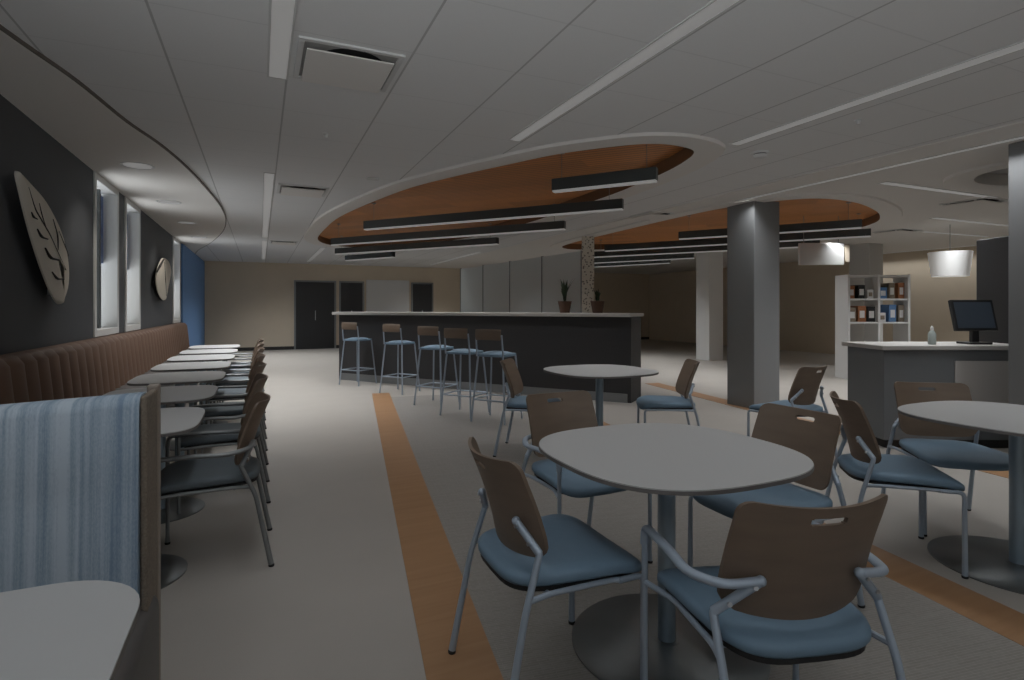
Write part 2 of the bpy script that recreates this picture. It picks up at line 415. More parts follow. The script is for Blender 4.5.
# ------------------------------------------------------------------ luminaires
def area(name, loc, sx, sy, rotz, watts, spread=112, col=(.96, .985, 1.0)):
    l = bpy.data.lights.new(name, 'AREA'); l.shape = 'RECTANGLE'; l.size = sx; l.size_y = sy
    l.energy = watts; l.color = col; l.spread = math.radians(spread)
    o = bpy.data.objects.new(name, l); C.objects.link(o); o.location = loc; o.rotation_euler = (0, 0, rotz); return o
WPM = 32.0
SKY_LEFT, SKY_REAR = 1.0, 1.4
def strip_light(t0, s0, t1, s1, lab, w=.085, z=CEIL, watts=None):
    a = Vector((t0, s0)); b = Vector((t1, s1)); L = (b-a).length; c = (a+b)/2
    rz = math.atan2(b.y-a.y, b.x-a.x)
    r = thing('strip_light', lab, 'ceiling light', (c.x, c.y, z), rz, 'recessed linear ceiling lights')
    bm = bmesh.new()
    box(bm, -L/2-.012, L/2+.012, w/2, w/2+.012, -.006, .02); box(bm, -L/2-.012, L/2+.012, -w/2-.012, -w/2, -.006, .02)
    box(bm, -L/2-.012, -L/2, -w/2, w/2, -.006, .02); box(bm, L/2, L/2+.012, -w/2, w/2, -.006, .02)
    obj('frame', bm, M['lampframe'], r)
    bm = bmesh.new(); box(bm, -L/2, L/2, -w/2, w/2, -.004, .01); obj('diffuser', bm, M['lamp'], r)
    area('strip_lamp', (c.x, c.y, z-.02), L, w, rz, watts if watts else WPM*L)
    return r
strip_light(.095, 1.75, .095, 3.60, 'white strip light at top left of the ceiling, beside the open square vent', .093, watts=22)
strip_light(.085, 6.20, .085, 11.8, 'long far strip light left of the small vents, leading to the back wall', watts=430)
strip_light(.085, 12.5, .085, 17.2, 'farthest strip light near the back wall, in line with the one before it', watts=260)
strip_light(1.90, -.3, 1.90, 4.15, 'long strip light running from the top edge down to the pointed wood oval', .09, watts=32)
strip_light(3.63, .1, 3.63, 3.50, 'strip light at upper right ending by the smoke detector', .085, watts=42)
strip_light(5.585, .8, 5.585, 8.6, 'thin slot light along the ceiling step at right, reaching the second oval', .06)
strip_light(1.31, 13.4, 1.31, 17.6, 'short far strip light left of the tip of the pointed oval', .085)
strip_light(4.90, 12.8, 4.95, 17.3, 'short far strip light below the pendants, above the frosted panels', .085, watts=330)
strip_light(6.22, 3.90, 8.35, 3.86, 'right-hand crosswise strip light, nearest of the three', .085, watts=170)
strip_light(9.34, 5.10, 11.4, 5.08, 'middle one of the three crosswise strip lights at right', .085, watts=210)
strip_light(10.85, 6.10, 12.75, 6.02, 'farthest of the three crosswise strip lights at right', .085, watts=230)
strip_light(14.25, 6.6, 14.25, 9.6, 'short strip light close to the warm right wall, above the white lampshade', .085, watts=40)
def pendant(x0, y0, x1, y1, lab, grp):
    a = Vector(wat(x0, y0, 2.40)); b = Vector(wat(x1, y1, 2.40)); L = (b-a).length; c = (a+b)/2; rz = math.atan2(b.y-a.y, b.x-a.x)
    r = thing('linear_pendant', lab, 'pendant light', (c.x, c.y, 2.40), rz, grp)
    bm = bmesh.new(); box(bm, -L/2, L/2, -.037, .037, .004, .115, .003); obj('housing', bm, M['pend'], r)
    bm = bmesh.new(); box(bm, -L/2+.006, L/2-.006, -.034, .034, -.012, .006, .002); obj('diffuser', bm, M['lamp'], r)
    for sx in (-1, 1):
        k = L/2-.09 if L < 2 else L/2-.16
        bm = bmesh.new(); tube(bm, [(sx*k, 0, .11), (sx*k, 0, .366)], .003, 6); w = obj('suspension_wire', bm, M['wire'], r)
        bm = bmesh.new(); cyl(bm, (sx*k, 0), .03, .03, .352, .366, 14); obj('canopy', bm, M['wire'], w)
    area('pendant_lamp', (c.x, c.y, 2.38), L, .06, rz, WPM*L*(.7 if 'first' in grp else 1.0))
    return r
g = 'linear pendants under the first wood oval'
pendant(553, 191.5, 657, 180.5, 'shortest near linear pendant, hung at the right end of the pointed wood oval', g)
pendant(365, 229.5, 623, 209, 'long linear pendant, second from the front under the pointed oval', g)
pendant(332, 245, 565, 229, 'long linear pendant, third from the front under the pointed oval', g)
pendant(336, 254, 498, 244, 'linear pendant, fourth from the front under the pointed oval', g)
pendant(346, 260.5, 394, 257, 'smallest and farthest linear pendant at the left end of the pointed oval', g)
g = 'linear pendants under the second wood oval'
pendant(679, 239, 862, 227.5, 'highest linear pendant passing behind the square column', g)
pendant(605, 251, 871, 236, 'longest linear pendant passing behind the square column, second from the top', g)
pendant(594, 257, 820, 246, 'third linear pendant from the top behind the square column', g)
pendant(594, 263, 694, 258, 'fourth linear pendant from the top, left of the square column', g)
pendant(594, 267, 670, 263, 'lowest and farthest linear pendant, left of the square column', g)
for i, (s, lab) in enumerate(((6.3, 'round recessed downlight in the curved soffit, nearest one above the first window'), (8.3, 'second round downlight in the curved soffit, above the second window'),
                              (10.2, 'third round downlight from the front in the curved soffit'), (12.2, 'farthest round downlight in the curved soffit'))):
    r = thing('downlight', lab, 'ceiling light', (-1.06, s, CEIL-.02), 0, 'soffit downlights')
    bm = bmesh.new(); lathe(bm, (0, 0, 0), [(.115, -.002), (.14, -.006), (.14, .004)], 28); obj('trim_ring', bm, M['lampframe'], r, 30)
    bm = bmesh.new(); cyl(bm, (0, 0), .116, .116, -.003, .003, 28); obj('lens', bm, M['lamp'], r)
    l = bpy.data.lights.new('downlight_spot', 'SPOT'); l.energy = 150; l.spot_size = math.radians(112); l.spot_blend = .8; l.shadow_soft_size = .05; l.color = (1, .93, .84)
    lo = bpy.data.objects.new('downlight_spot', l); C.objects.link(lo); lo.location = (-1.06, s, CEIL-.04)
# ------------------------------------------------------------------ ceiling vents and small devices
def vent(t, s, lab, gap=True):
    r = thing('ceiling_vent', lab, 'ceiling vent', (t, s, CEIL), 0, 'square ceiling vents')
    h = .272
    bm = bmesh.new()
    for x0, x1, y0, y1 in ((-h, h, -h, -h+.03), (-h, h, h-.03, h), (-h, -h+.03, -h+.03, h-.03), (h-.03, h, -h+.03, h-.03)):
        box(bm, x0, x1, y0, y1, -.012, .0, .002)
    obj('frame', bm, M['lampframe'], r)
    bm = bmesh.new(); box(bm, -h+.03, h-.03, -h+.03, h-.03, -.003, -.001); obj('back_pan', bm, M['reveal2'], r)
    bm = bmesh.new(); cyl(bm, (.02, -.05), .18, .18, -.007, -.0025, 28); obj('duct_opening', bm, M['duct'], r)
    bm = bmesh.new(); box(bm, -.228, .228, -.192, .262, -.029, -.020, .003); obj('face_plate', bm, M['drywall'], r)
    bm = bmesh.new()
    for x in (-.2, .2):
        for y in (-.1, .2): box(bm, x-.01, x+.01, y-.01, y+.01, -.025, -.002)
    obj('hanger_clip', bm, M['lampframe'], r)
    return r
vent(.45, 3.275, 'square vent with a dropped plate and dark round duct, beside the top left strip light')
vent(.45, 6.93, 'second square ceiling vent, further along the far strip light')
vent(.45, 12.6, 'farthest square ceiling vent, left of the tip of the pointed oval')
t, s = wat(655, 215, CEIL); vent(t, s, 'square ceiling vent between the two wood ovals')
t, s = wat(975, 202, CEIL); vent(t, s, 'square ceiling vent below the nearest crosswise strip light at right')
t, s = wat(897, 231, CEIL); vent(t, s, 'small far square vent right of the second wood oval')
t, s = wat(760, 152.5, CEIL)
r = thing('smoke_detector', 'round white smoke detector on the ceiling at the end of a strip light', 'smoke detector', (t, s, CEIL))
bm = bmesh.new(); lathe(bm, (0, 0, 0), [(.001, -.05), (.045, -.048), (.06, -.03), (.062, -.022)], 24); obj('cap', bm, M['white'], r, 30)
bm = bmesh.new(); lathe(bm, (0, 0, 0), [(.055, -.024), (.055, -.014)], 24); obj('sensor_gap', bm, M['black'], r)
bm = bmesh.new(); lathe(bm, (0, 0, 0), [(.07, -.014), (.075, 0)], 24); obj('base', bm, M['white'], r, 30)
t, s = wat(373, 178, CEIL)
bm = bmesh.new(); box(bm, t-.06, t+.06, s-.035, s+.035, CEIL-.02, CEIL, .004); tag(obj('ceiling_sensor', bm, M['lampframe']), 'tiny flat sensor on the tiles left of the pointed oval', 'sensor')
for px, py, lb in ((326, 134, 'tiny sprinkler head in the tiles below the open vent'), (858, 120, 'tiny sprinkler head in the tiles above the right strip light')):
    t, s = wat(px, py, CEIL); bm = bmesh.new(); lathe(bm, (t, s, CEIL), [(.012, -.03), (.012, -.012), (.022, -.006), (.022, .01)], 12)
    tag(obj('sprinkler_head', bm, M['lampframe']), lb, 'sprinkler', 'ceiling sprinklers')
# ------------------------------------------------------------------ leaf reliefs on the left wall
def leaf_art(outline, mid, veins, lab, t0):
    r = thing('leaf_relief', lab, 'wall art', (T0, 0, 0))
    pl = [on_left(x, y, t0) for x, y in outline]
    cy = sum(p[0] for p in pl)/len(pl)
    lp = loop_smooth(pl, 4)
    # dished leaf: the rim stands nearer the wall than the midrib
    bm = bmesh.new()
    cs = Vector((sum(p[0] for p in lp)/len(lp), sum(p[1] for p in lp)/len(lp)))
    D = t0-T0
    n = len(lp); rings = []
    mp = [Vector(on_left(x, y, t0)) for x, y in mid]
    def spine(p):
        best = None
        for a, b in zip(mp, mp[1:]):
            k = max(0, min(1, (p-a).dot(b-a)/(b-a).length_squared)); q = a+(b-a)*k
            if best is None or (p-q).length < (p-best).length: best = q
        return best
    for f, d in ((1.0, D-.012), (1.0, D), (.55, D+.012), (.0, D+.02)):
        rg = []
        for x, z in lp:
            p = Vector((x, z)); q = spine(p); v = q+(p-q)*f if f > 0 else q
            rg.append(bm.verts.new((d, v.x, v.y)))
        rings.append(rg)
    for a, b in zip(rings, rings[1:]):
        for i in range(n):
            j = (i+1) % n
            bm.faces.new((a[i], a[j], b[j], b[i]))
    bm.faces.new(rings[0][::-1])
    bmesh.ops.remove_doubles(bm, verts=bm.verts, dist=1e-4)
    bmesh.ops.dissolve_degenerate(bm, edges=bm.edges, dist=1e-5)
    obj('blade', bm, M['leaf'], r, 50)
    for k, (pts, w) in enumerate(veins):
        q = [Vector(on_left(x, y, t0)) for x, y in pts]
        bm = bmesh.new()
        path = fillet([(D+.019, p.x, p.y) for p in q], .05, 3)
        L = len(path)
        tube(bm, path, [w*(.35+.65*math.sin(PI*min(1, (i+.5)/L))) for i in range(L)], 8)
        obj('vein', bm, M['vein'], r, True)
    for sgn in (.35, .65):
        p = spine(Vector(lp[int(n*sgn)])); bm = bmesh.new(); box(bm, .0, D, p.x-.02, p.x+.02, p.y-.02, p.y+.02); obj('standoff', bm, M['bolt'], r)
    return r
leaf_art([(17, 171), (32, 185), (47, 203), (60, 228), (66, 248), (69, 268), (68, 288), (61, 304), (53, 296), (43, 272), (35, 248), (28, 224), (21, 195)],
         [(17.5, 173), (26, 190), (38, 222), (50, 246), (61, 268), (61, 302)],
         [([(25, 187), (32, 210), (47, 235), (63, 270)], .006), ([(28, 212), (30, 217), (34, 219)], .007), ([(34, 229), (38, 237), (44.5, 239)], .009), ([(42, 248), (47, 258), (56, 260)], .011),
          ([(36, 203), (39, 217), (44, 230)], .004), ([(50, 219), (55, 236), (55, 250)], .005), ([(56, 231), (61, 243), (66, 256)], .004), ([(49, 272), (54, 279), (61, 279)], .009)],
         'large cream leaf-shaped relief with dark veins on the dark left wall', -1.42)
leaf_art([(163, 258), (169, 262), (171, 272), (169, 285), (165, 300), (159, 294), (156, 280), (158, 268)],
         [(163, 260), (164, 275), (165, 298)], [([(162.6, 259), (158.5, 266), (155.5, 272)], .02), ([(163, 262), (164, 280), (165, 296)], .012)],
         'second far leaf relief on the wall between the second and third windows', -1.43)
# ------------------------------------------------------------------ chairs
def armchair(name, label, cat, arms=True, slate=False, group=None):
    r = thing(name, label, cat, (0, 0, 0), 0, group)
    mt = M['metaldark'] if slate else M['metal']  # aisle row takes darker copies that carry its shade in the colour
    # cushion
    bm = bmesh.new(); N = 40; rings = []
    def outline(k):
        a = 2*PI*k/N; c, s_ = math.cos(a), math.sin(a); n = 5.5 if s_ > 0 else 4.0
        x = abs(c)**(2/n)*(1 if c >= 0 else -1); y = abs(s_)**(2/n)*(1 if s_ >= 0 else -1)
        w = .230 + .024*y
        return x*w, y*.242+.006
    for f, z in ((.92, .414), (.975, .416), (1.0, .424), (1.0, .438), (.985, .447), (.93, .454), (.7, .458), (.35, .457), (0.02, .456)):
        rg = []
        for k in range(N):
            x, y = outline(k); x *= f; y = (y-.006)*f+.006
            dz = -.028*max(0, (y-.10)/.146)**2 + .008*(abs(x)/.24)**2
            rg.append(bm.verts.new((x, y, z+dz)))
        rings.append(rg)
    for a, b in zip(rings, rings[1:]):
        for k in range(N):
            j = (k+1) % N; bm.faces.new((a[k], a[j], b[j], b[k]))
    bm.faces.new(rings[0][::-1]); bm.faces.new(rings[-1])
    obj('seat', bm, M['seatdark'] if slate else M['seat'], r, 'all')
    bm = bmesh.new(); prism(bm, [(outline(k)[0]*.93, (outline(k)[1]-.006)*.93-.004) for k in range(N)], .402, .4155); obj('seat_pan', bm, M['black'], r)
    # curved veneer back with a hand slot
    us = [-1, -.96, -.9, -.8, -.68, -.55, -.42, -.30, -.235, -.21, -.1, 0, .1, .21, .235, .30, .42, .55, .68, .8, .9, .96, 1]
    vs = [0, .02, .05, .09, .15, .25, .36, .48, .60, .72, .80, .845, .855, .90, .91, .94, .97, .99, 1]
    bm = bmesh.new(); G = {}
    def bp(u, v, off):
        rc = .09 if v > .5 else .22
        d = min(v, 1-v)*.318; rr = rc*.318
        e = 0 if d > rr else rr-math.sqrt(max(0, rr*rr-(rr-d)**2))
        hw = .213-.007*v - e
        x = u*hw
        y = -.178-.104*v+.010*math.sin(PI*v) + .066*(x/.212)**2
        z = .492+.310*v + (.008*u*u if v > .8 else 0)*(v-.8)/.2 - (.010*(1-u*u) if v < .2 else 0)*(1-v/.2)
        return (x, y+off, z)
    for side in (0, 1):
        for i, u in enumerate(us):
            for j, v in enumerate(vs): G[side, i, j] = bm.verts.new(bp(u, v, -.006 if side == 0 else .006))
    def hole(i, j):
        return us[i] >= -.236 and us[i+1] <= .236 and vs[j] >= .844 and vs[j+1] <= .911 and not ((us[i] < -.22 or us[i+1] > .22) and (vs[j] < .85 or vs[j+1] > .905))
    cells = {(i, j) for i in range(len(us)-1) for j in range(len(vs)-1) if not hole(i, j)}
    for i, j in cells:
        for side in (0, 1): bm.faces.new([G[side, i, j], G[side, i+1, j], G[side, i+1, j+1], G[side, i, j+1]])
        for (di, dj, p, q) in ((-1, 0, (i, j), (i, j+1)), (1, 0, (i+1, j), (i+1, j+1)), (0, -1, (i, j), (i+1, j)), (0, 1, (i, j+1), (i+1, j+1))):
            if (i+di, j+dj) not in cells:
                bm.faces.new([G[0, p[0], p[1]], G[0, q[0], q[1]], G[1, q[0], q[1]], G[1, p[0], p[1]]])
    loose = [v for v in bm.verts if not v.link_faces]
    bmesh.ops.delete(bm, geom=loose, context='VERTS')
    obj('backrest', bm, M['back'], r, 35)
    for sx in (-1, 1):
        knee, vtx = ((sx*.236, -.150, .505), (sx*.138, -.203, .60)) if arms else ((sx*.228, -.160, .535), (sx*.150, -.203, .615))
        # rear leg
        bm = bmesh.new(); P = fillet([tuple(Vector(knee).lerp(Vector(vtx), .12)), knee, (sx*.240, -.215, .36), (sx*.246, -.285, .012)], .03)
        tube(bm, P, [.0108]*(len(P)-1)+[.0135], 10)
        lg = obj('leg', bm, mt, r, True)
        bm = bmesh.new(); lathe(bm, (sx*.246, -.286, 0), [(.013, 0), (.0145, .004), (.0145, .009), (.010, .013)], 14); obj('glide', bm, M['black'], lg)
        # V bracket
        bm = bmesh.new()
        tube(bm, fillet([knee, tuple(Vector(knee).lerp(Vector(vtx), .5)), vtx], .02), .0125, 10, 1.0)
        bmesh.ops.create_icosphere(bm, subdivisions=2, radius=.0142, matrix=Matrix.Translation(vtx))
        br = obj('back_bracket', bm, mt, r, True)
        for k in (.32, .86):
            p = Vector(knee).lerp(Vector(vtx), k); bm = bmesh.new()
            tube(bm, [p+Vector((sx*.002, -.006, 0)), p+Vector((sx*.004, -.017, .001))], .0062, 10); obj('bolt', bm, M['bolt'], br)
        # front leg
        fx = .266 if arms else .236
        bm = bmesh.new()
        if arms:
            P = [(sx*fx, .222, .012), (sx*fx, .222, .05), (sx*fx, .222, .53)]; tube(bm, P, [.0128, .0098, .0098], 10)
        else:
            P = fillet([(sx*fx, .218, .012), (sx*fx, .216, .404), (sx*fx, .12, .404)], .03); tube(bm, P, [.0125]+[.0098]*(len(P)-1), 10)
        lg = obj('leg', bm, mt, r, True)
        bm = bmesh.new(); lathe(bm, (sx*fx, .222 if arms else .218, 0), [(.013, 0), (.014, .004), (.014, .009), (.010, .013)], 14); obj('glide', bm, M['black'], lg)
        if arms:
            bm = bmesh.new()
            P = fillet([(sx*fx, .222, .525), (sx*fx, .216, .582), (sx*.270, .04, .586), (sx*.276, -.09, .578), (sx*.225, -.19, .590), vtx], .05, 6)
            tube(bm, P, .0112, 12, 1.35)
            obj('armrest', bm, mt, r, True)
        # side rail
        bm = bmesh.new(); tube(bm, fillet([(sx*(fx-.002), .215 if arms else .13, .404), (sx*.222, .10, .403), (sx*.220, -.12, .403), (sx*.239, -.20, .404)], .03), .009, 8); obj('seat_rail', bm, mt, r, True)
    bm = bmesh.new(); tube(bm, [(-.222, .12, .398), (.222, .12, .398)], .008, 8); obj('cross_rail', bm, mt, r, True)
    bm = bmesh.new(); tube(bm, [(-.219, -.12, .398), (.219, -.12, .398)], .008, 8); obj('cross_rail', bm, mt, r, True)
    return r
def face(fx, fy):
    d = cw(fx, fy); return math.atan2(-d[0], d[1])
protos = {}
def chair(X, Y, fx, fy, label, group, arms=False, slate=False, z=.0):
    t, s = cw(X, Y); key = (arms, slate); rz = face(fx, fy)
    if key not in protos:
        r = protos[key] = armchair('cafe_armchair' if arms else 'cafe_chair', label, 'chair', arms, slate, group)
        r.location = (t, s, z); r.rotation_euler = (0, 0, rz); return r
    return dup(protos[key], (t, s, z), rz, label, group)
g1 = 'chairs around the near round-cornered table'; g2 = 'chairs around the right table'; g3 = 'chairs further back'
ZI = .002
chair(.722, 1.607, -.156, .988, 'blue seated armchair in the foreground with its wood back to the viewer', g1, arms=True, z=ZI)
chair(.138, 1.958, .915, .403, 'armless chair on the left side of the near table, one foot on the wood plank', g1, z=ZI)
chair(.355, 2.88, .45, -.893, 'armchair at the far left side of the near table, facing the viewer', g1, arms=True, z=ZI)
chair(1.13, 2.485, -.90, -.43, 'armless chair tucked in at the far right of the near table, behind the foreground armchair', g1, z=ZI)
chair(2.0, 2.93, .963, -.267, 'armless chair left of the right-hand table, seen from its side', g2)
chair(2.59, 3.30, -.2, -.98, 'armless chair behind the right-hand table, its blue seat against the pedestal', g2)
chair(.18, 4.98, .95, -.2, 'armless chair left of the small far table in front of the bar', g3, z=ZI)
chair(1.38, 5.0, -.95, .1, 'armless chair right of the far table in front of the bar', g3, z=ZI)
chair(2.35, 4.75, -.55, .83, 'lone armless chair in the gap between the near and right tables', g3)
# ------------------------------------------------------------------ tables
def squircle(a, b, n, N=72):
    out = []
    for k in range(N):
        th = 2*PI*k/N; c, s_ = math.cos(th), math.sin(th)
        out.append((abs(c)**(2/n)*(1 if c >= 0 else -1)*a, abs(s_)**(2/n)*(1 if s_ >= 0 else -1)*b))
    return out
def cafe_table(name, label, a, b, n, loc, group, discr=.36, ht=.74, pr=.033):
    r = thing(name, label, 'table', loc, 0, group)
    sq = squircle(a, b, n)
    bm = bmesh.new(); prism(bm, [(x*.996, y*.996) for x, y in sq], ht-.004, ht); obj('table_top', bm, M['table'], r)
    bm = bmesh.new(); prism(bm, sq, ht-.016, ht-.0038); obj('edge_band', bm, M['edge'], r)
    bm = bmesh.new(); cyl(bm, (0, 0), pr, pr, .016, ht-.03, 24); cyl(bm, (0, 0), .09, .09, ht-.031, ht-.0165, 24); obj('pedestal', bm, M['ped'], r, 30)
    bm = bmesh.new(); lathe(bm, (0, 0, 0), [(discr, 0), (discr, .005), (discr-.008, .009), (.10, .016), (.05, .018), (.05, .019), (0, .019)], 56); obj('base_disc', bm, M['disc'], r, 30)
    bm = bmesh.new(); box(bm, -a*.55, a*.55, -.025, .025, ht-.032, ht-.0155); box(bm, -.025, .025, -b*.55, b*.55, ht-.032, ht-.0155); obj('support_cross', bm, M['base'], r)
    return r
t, s = cw(.59, 2.13)
nt_ = cafe_table('cafe_table', 'white round-cornered table in the middle foreground with four chairs', .453, .453, 2.75, (t, s, ZI), 'square cafe tables')
t, s = cw(2.51, 2.77); dup(nt_, (t, s, 0), 0, 'white round-cornered table at the right edge with a big steel base disc', 'square cafe tables')
t, s = cw(.76, 4.85); dup(nt_, (t, s, ZI), 0, 'white round-cornered table further back, in front of the bar', 'square cafe tables')
g = 'two-seat tables along the banquette'
ords = ['nearest white two-seat table in the row along the banquette', 'second white two-seat table from the front along the banquette', 'third white two-seat table from the front along the banquette',
        'fourth white two-seat table from the front along the banquette', 'fifth white two-seat table from the front along the banquette', 'sixth white two-seat table from the front along the banquette',
        'farthest white two-seat table along the banquette']
tt = None
for k in range(7):
    loc = (-.575, 3.16+.955*k, 0)
    if tt is None: tt = cafe_table('two_seat_table', ords[0], .315, .36, 4.5, loc, g, .25)
    else: dup(tt, loc, 0, ords[k])
g = 'chairs along the aisle side of the banquette tables'
oc = ['grey armchair beside the striped booth, nearest in the row along the aisle', 'second grey armchair from the front in the row along the aisle', 'third grey armchair from the front in the row along the aisle',
      'fourth grey armchair from the front in the row along the aisle', 'fifth grey armchair from the front in the row along the aisle', 'sixth grey armchair from the front in the row along the aisle', 'farthest grey armchair in the row along the aisle']
for k in range(7):
    t, s = -.235, 3.26+.985*k
    X, Y = t*CO-s*SN, t*SN+s*CO
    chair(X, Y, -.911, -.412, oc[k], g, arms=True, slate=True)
# ------------------------------------------------------------------ banquette along the wall
r = thing('banquette', 'long dark brown channel-backed banquette along the left wall', 'bench', (T0, 2.1, 0))
LB = 11.2
bm = bmesh.new(); box(bm, .02, .50, 0, LB, 0, .12); obj('plinth', bm, M['base'], r)
bm = bmesh.new(); box(bm, .02, .60, 0, LB, .12, .47, .03); obj('seat', bm, M['vinyl'], r, 40)
bm = bmesh.new()
pitch = .22; n = int(LB/pitch); prof = []
for k in range(n):
    for j in range(6):
        prof.append((k*pitch+pitch*j/6, .105+.045*math.sin(PI*j/6)**.7))
prof.append((n*pitch, .105))
rows = []
for z, f in ((.47, 1.25), (.72, 1.1), (.93, .95), (.975, .7), (.985, .35)):
    rows.append([bm.verts.new((.015+x*f, y, z)) for y, x in prof])
bk = [bm.verts.new((.01, y, .985)) for y, x in prof]; rows.append(bk)
for a, b in zip(rows, rows[1:]):
    for i in range(len(prof)-1): bm.faces.new((a[i], a[i+1], b[i+1], b[i]))
obj('channel_back', bm, M['banq'], r, 50)
# ------------------------------------------------------------------ near booth: striped back, seat, table
r = thing('booth_bench', 'booth bench with a blue striped fabric back in the left foreground', 'bench', (T0+.02, 1.50, 0))
BT = 1.185      # its length
bm = bmesh.new(); N = 24
vs = []
def toph(x): return 1.008+.036*(x/BT)**1.5
fr, bk = [], []
for i in range(N+1):
    x = BT*i/N; z = toph(x)
    col = []
    for (yy, zz) in ((.24, .40), (.25, .62), (.262, .85), (.27, z-.03), (.285, z-.006), (.31, z), (.36, z)):
        col.append(bm.verts.new((x, yy, zz)))
    col += [bm.verts.new((x, .38, z-.01)), bm.verts.new((x, .38, .40))]
    vs.append(col)
for a, b in zip(vs, vs[1:]):
    for j in range(len(a)-1): bm.faces.new((a[j], a[j+1], b[j+1], b[j]))
    bm.faces.new((a[-1], a[0], b[0], b[-1]))
bm.faces.new(vs[0]); bm.faces.new(vs[-1][::-1])
obj('striped_back', bm, M['fabric'], r, 50)
bm = bmesh.new()
def endcap(x0, x1, y0, y1, zt, z0=0.0):
    box(bm, x0, x1, y0, y1, z0, zt, .006)
endcap(BT+.001, BT+.018, .275, .44, 1.042); obj('woven_end', bm, M['weave'], r)
bm = bmesh.new(); endcap(BT-.01, BT+.020, .441, .49, 1.052); obj('end_panel', bm, M['lam'], r)
bm = bmesh.new(); box(bm, 0, BT-.011, .381, .48, 0, 1.0); obj('rear_panel', bm, M['lam'], r)
bm = bmesh.new(); box(bm, .01, BT+.032, -.22, .42, .10, .475, .05, seg=5); obj('seat', bm, M['vinyl'], r, 40)
bm = bmesh.new(); box(bm, .01, BT-.0, -.16, .235, 0, .135); obj('base', bm, M['vinyl'], r)
r = thing('booth_table', 'white round-cornered booth table cut by the lower left corner', 'table', (0, 0, 0))
def rrect(x0, x1, y0, y1, rad, n=10):
    out = []
    for cx, cy, a0 in ((x1-rad, y1-rad, 0), (x0+rad, y1-rad, PI/2), (x0+rad, y0+rad, PI), (x1-rad, y0+rad, 1.5*PI)):
        for i in range(n+1):
            a = a0+PI/2*i/n; out.append((cx+rad*math.cos(a), cy+rad*math.sin(a)))
    return out
rr = rrect(-1.46, -.20, .62, 1.365, .17)
bm = bmesh.new(); prism(bm, rr, .736, .74); obj('table_top', bm, M['table'], r)
bm = bmesh.new(); prism(bm, rr, .722, .7355); obj('edge_band', bm, M['edge'], r)
bm = bmesh.new(); cyl(bm, (-.85, .99), .04, .04, .016, .722); obj('pedestal', bm, M['ped'], r, 30)
bm = bmesh.new(); lathe(bm, (-.85, .99, 0), [(.31, 0), (.31, .006), (.06, .018), (0, .018)], 40); obj('base_disc', bm, M['disc'], r, 30)
# ------------------------------------------------------------------ bar with ledge, stools, frosted panels
def frame2(p, q):
    a = Vector(p); b = Vector(q); return (a+b)/2, math.atan2(b.y-a.y, b.x-a.x), (b-a).length
A = cw(.85*1.0+.75, 7.5); B = cw(-3.1, 10.0)
c, rz, L = frame2(B, A)
r = thing('bar_counter', 'long dark bar with a pale ledge across the middle of the room', 'counter', (c.x, c.y, 0), rz)
bm = bmesh.new(); box(bm, -L/2, L/2, 0, .5, 0, 1.16); obj('bar_front', bm, M['barbase'], r)
bm = bmesh.new(); box(bm, -L/2-.03, L/2+.03, -.14, .55, 1.16, 1.21, .006); obj('ledge', bm, M['counter'], r)
bm = bmesh.new(); box(bm, -L/2+.05, L/2-.05, -.012, 0, .0, .12); obj('kick_plate', bm, M['metaldark'], r)
bar_c, bar_rz, bar_L = c.copy(), rz, L
def bar_pt(f, dy):    # along the bar, offset across it
    x = -bar_L/2+bar_L*f
    return (bar_c.x+x*math.cos(bar_rz)-dy*math.sin(bar_rz), bar_c.y+x*math.sin(bar_rz)+dy*math.cos(bar_rz))
def stool(label, loc, rz):
    r = thing('bar_stool', label, 'stool', loc, rz, 'bar stools')
    bm = bmesh.new(); prism(bm, [(x, y) for x, y in squircle(.19, .19, 4, 40)], .735, .76); lathe(bm, (0, 0, 0), [(.001, .785), (.12, .782), (.17, .77), (.178, .76)], 30); obj('seat', bm, M['seat'], r, 40)
    bm = bmesh.new()
    for k in range(9):
        pass
    tube(bm, [(-.16, -.20, .98), (-.08, -.235, .985), (.08, -.235, .985), (.16, -.20, .98)], .06, 10, .18); obj('backrest', bm, M['back'], r, 40)
    for sx in (-1, 1):
        bm = bmesh.new(); tube(bm, [(sx*.17, -.16, .735), (sx*.165, -.19, .98)], .010, 8); obj('back_post', bm, M['metal'], r, True)
        for sy in (-1, 1):
            bm = bmesh.new(); tube(bm, [(sx*.16, sy*.15, .735), (sx*.215, sy*.21, .0)], .011, 8); obj('leg', bm, M['metal'], r, True)
    bm = bmesh.new()
    q = [(.195, .19, .25), (-.195, .19, .25), (-.195, -.19, .25), (.195, -.19, .25), (.195, .19, .25)]
    for a, b in zip(q, q[1:]): tube(bm, [a, b], .009, 8)
    obj('footrest', bm, M['metal'], r, True)
    return r
sl = ['bar stool nearest to the viewer, at the right end of the bar row', 'second bar stool from the right along the bar', 'third bar stool from the right along the bar',
      'fourth bar stool from the right along the bar', 'bar stool at the far left end of the bar row']
st = None
spx = [(497, 424), (465, 418), (437, 408), (400, 396), (358, 388)]
for k, (px, py) in enumerate(spx):
    t, s = wat(px, py-4, 0)
    if st is None: st = stool(sl[0], (t, s, 0), bar_rz)
    else: dup(st, (t, s, 0), bar_rz, sl[k])
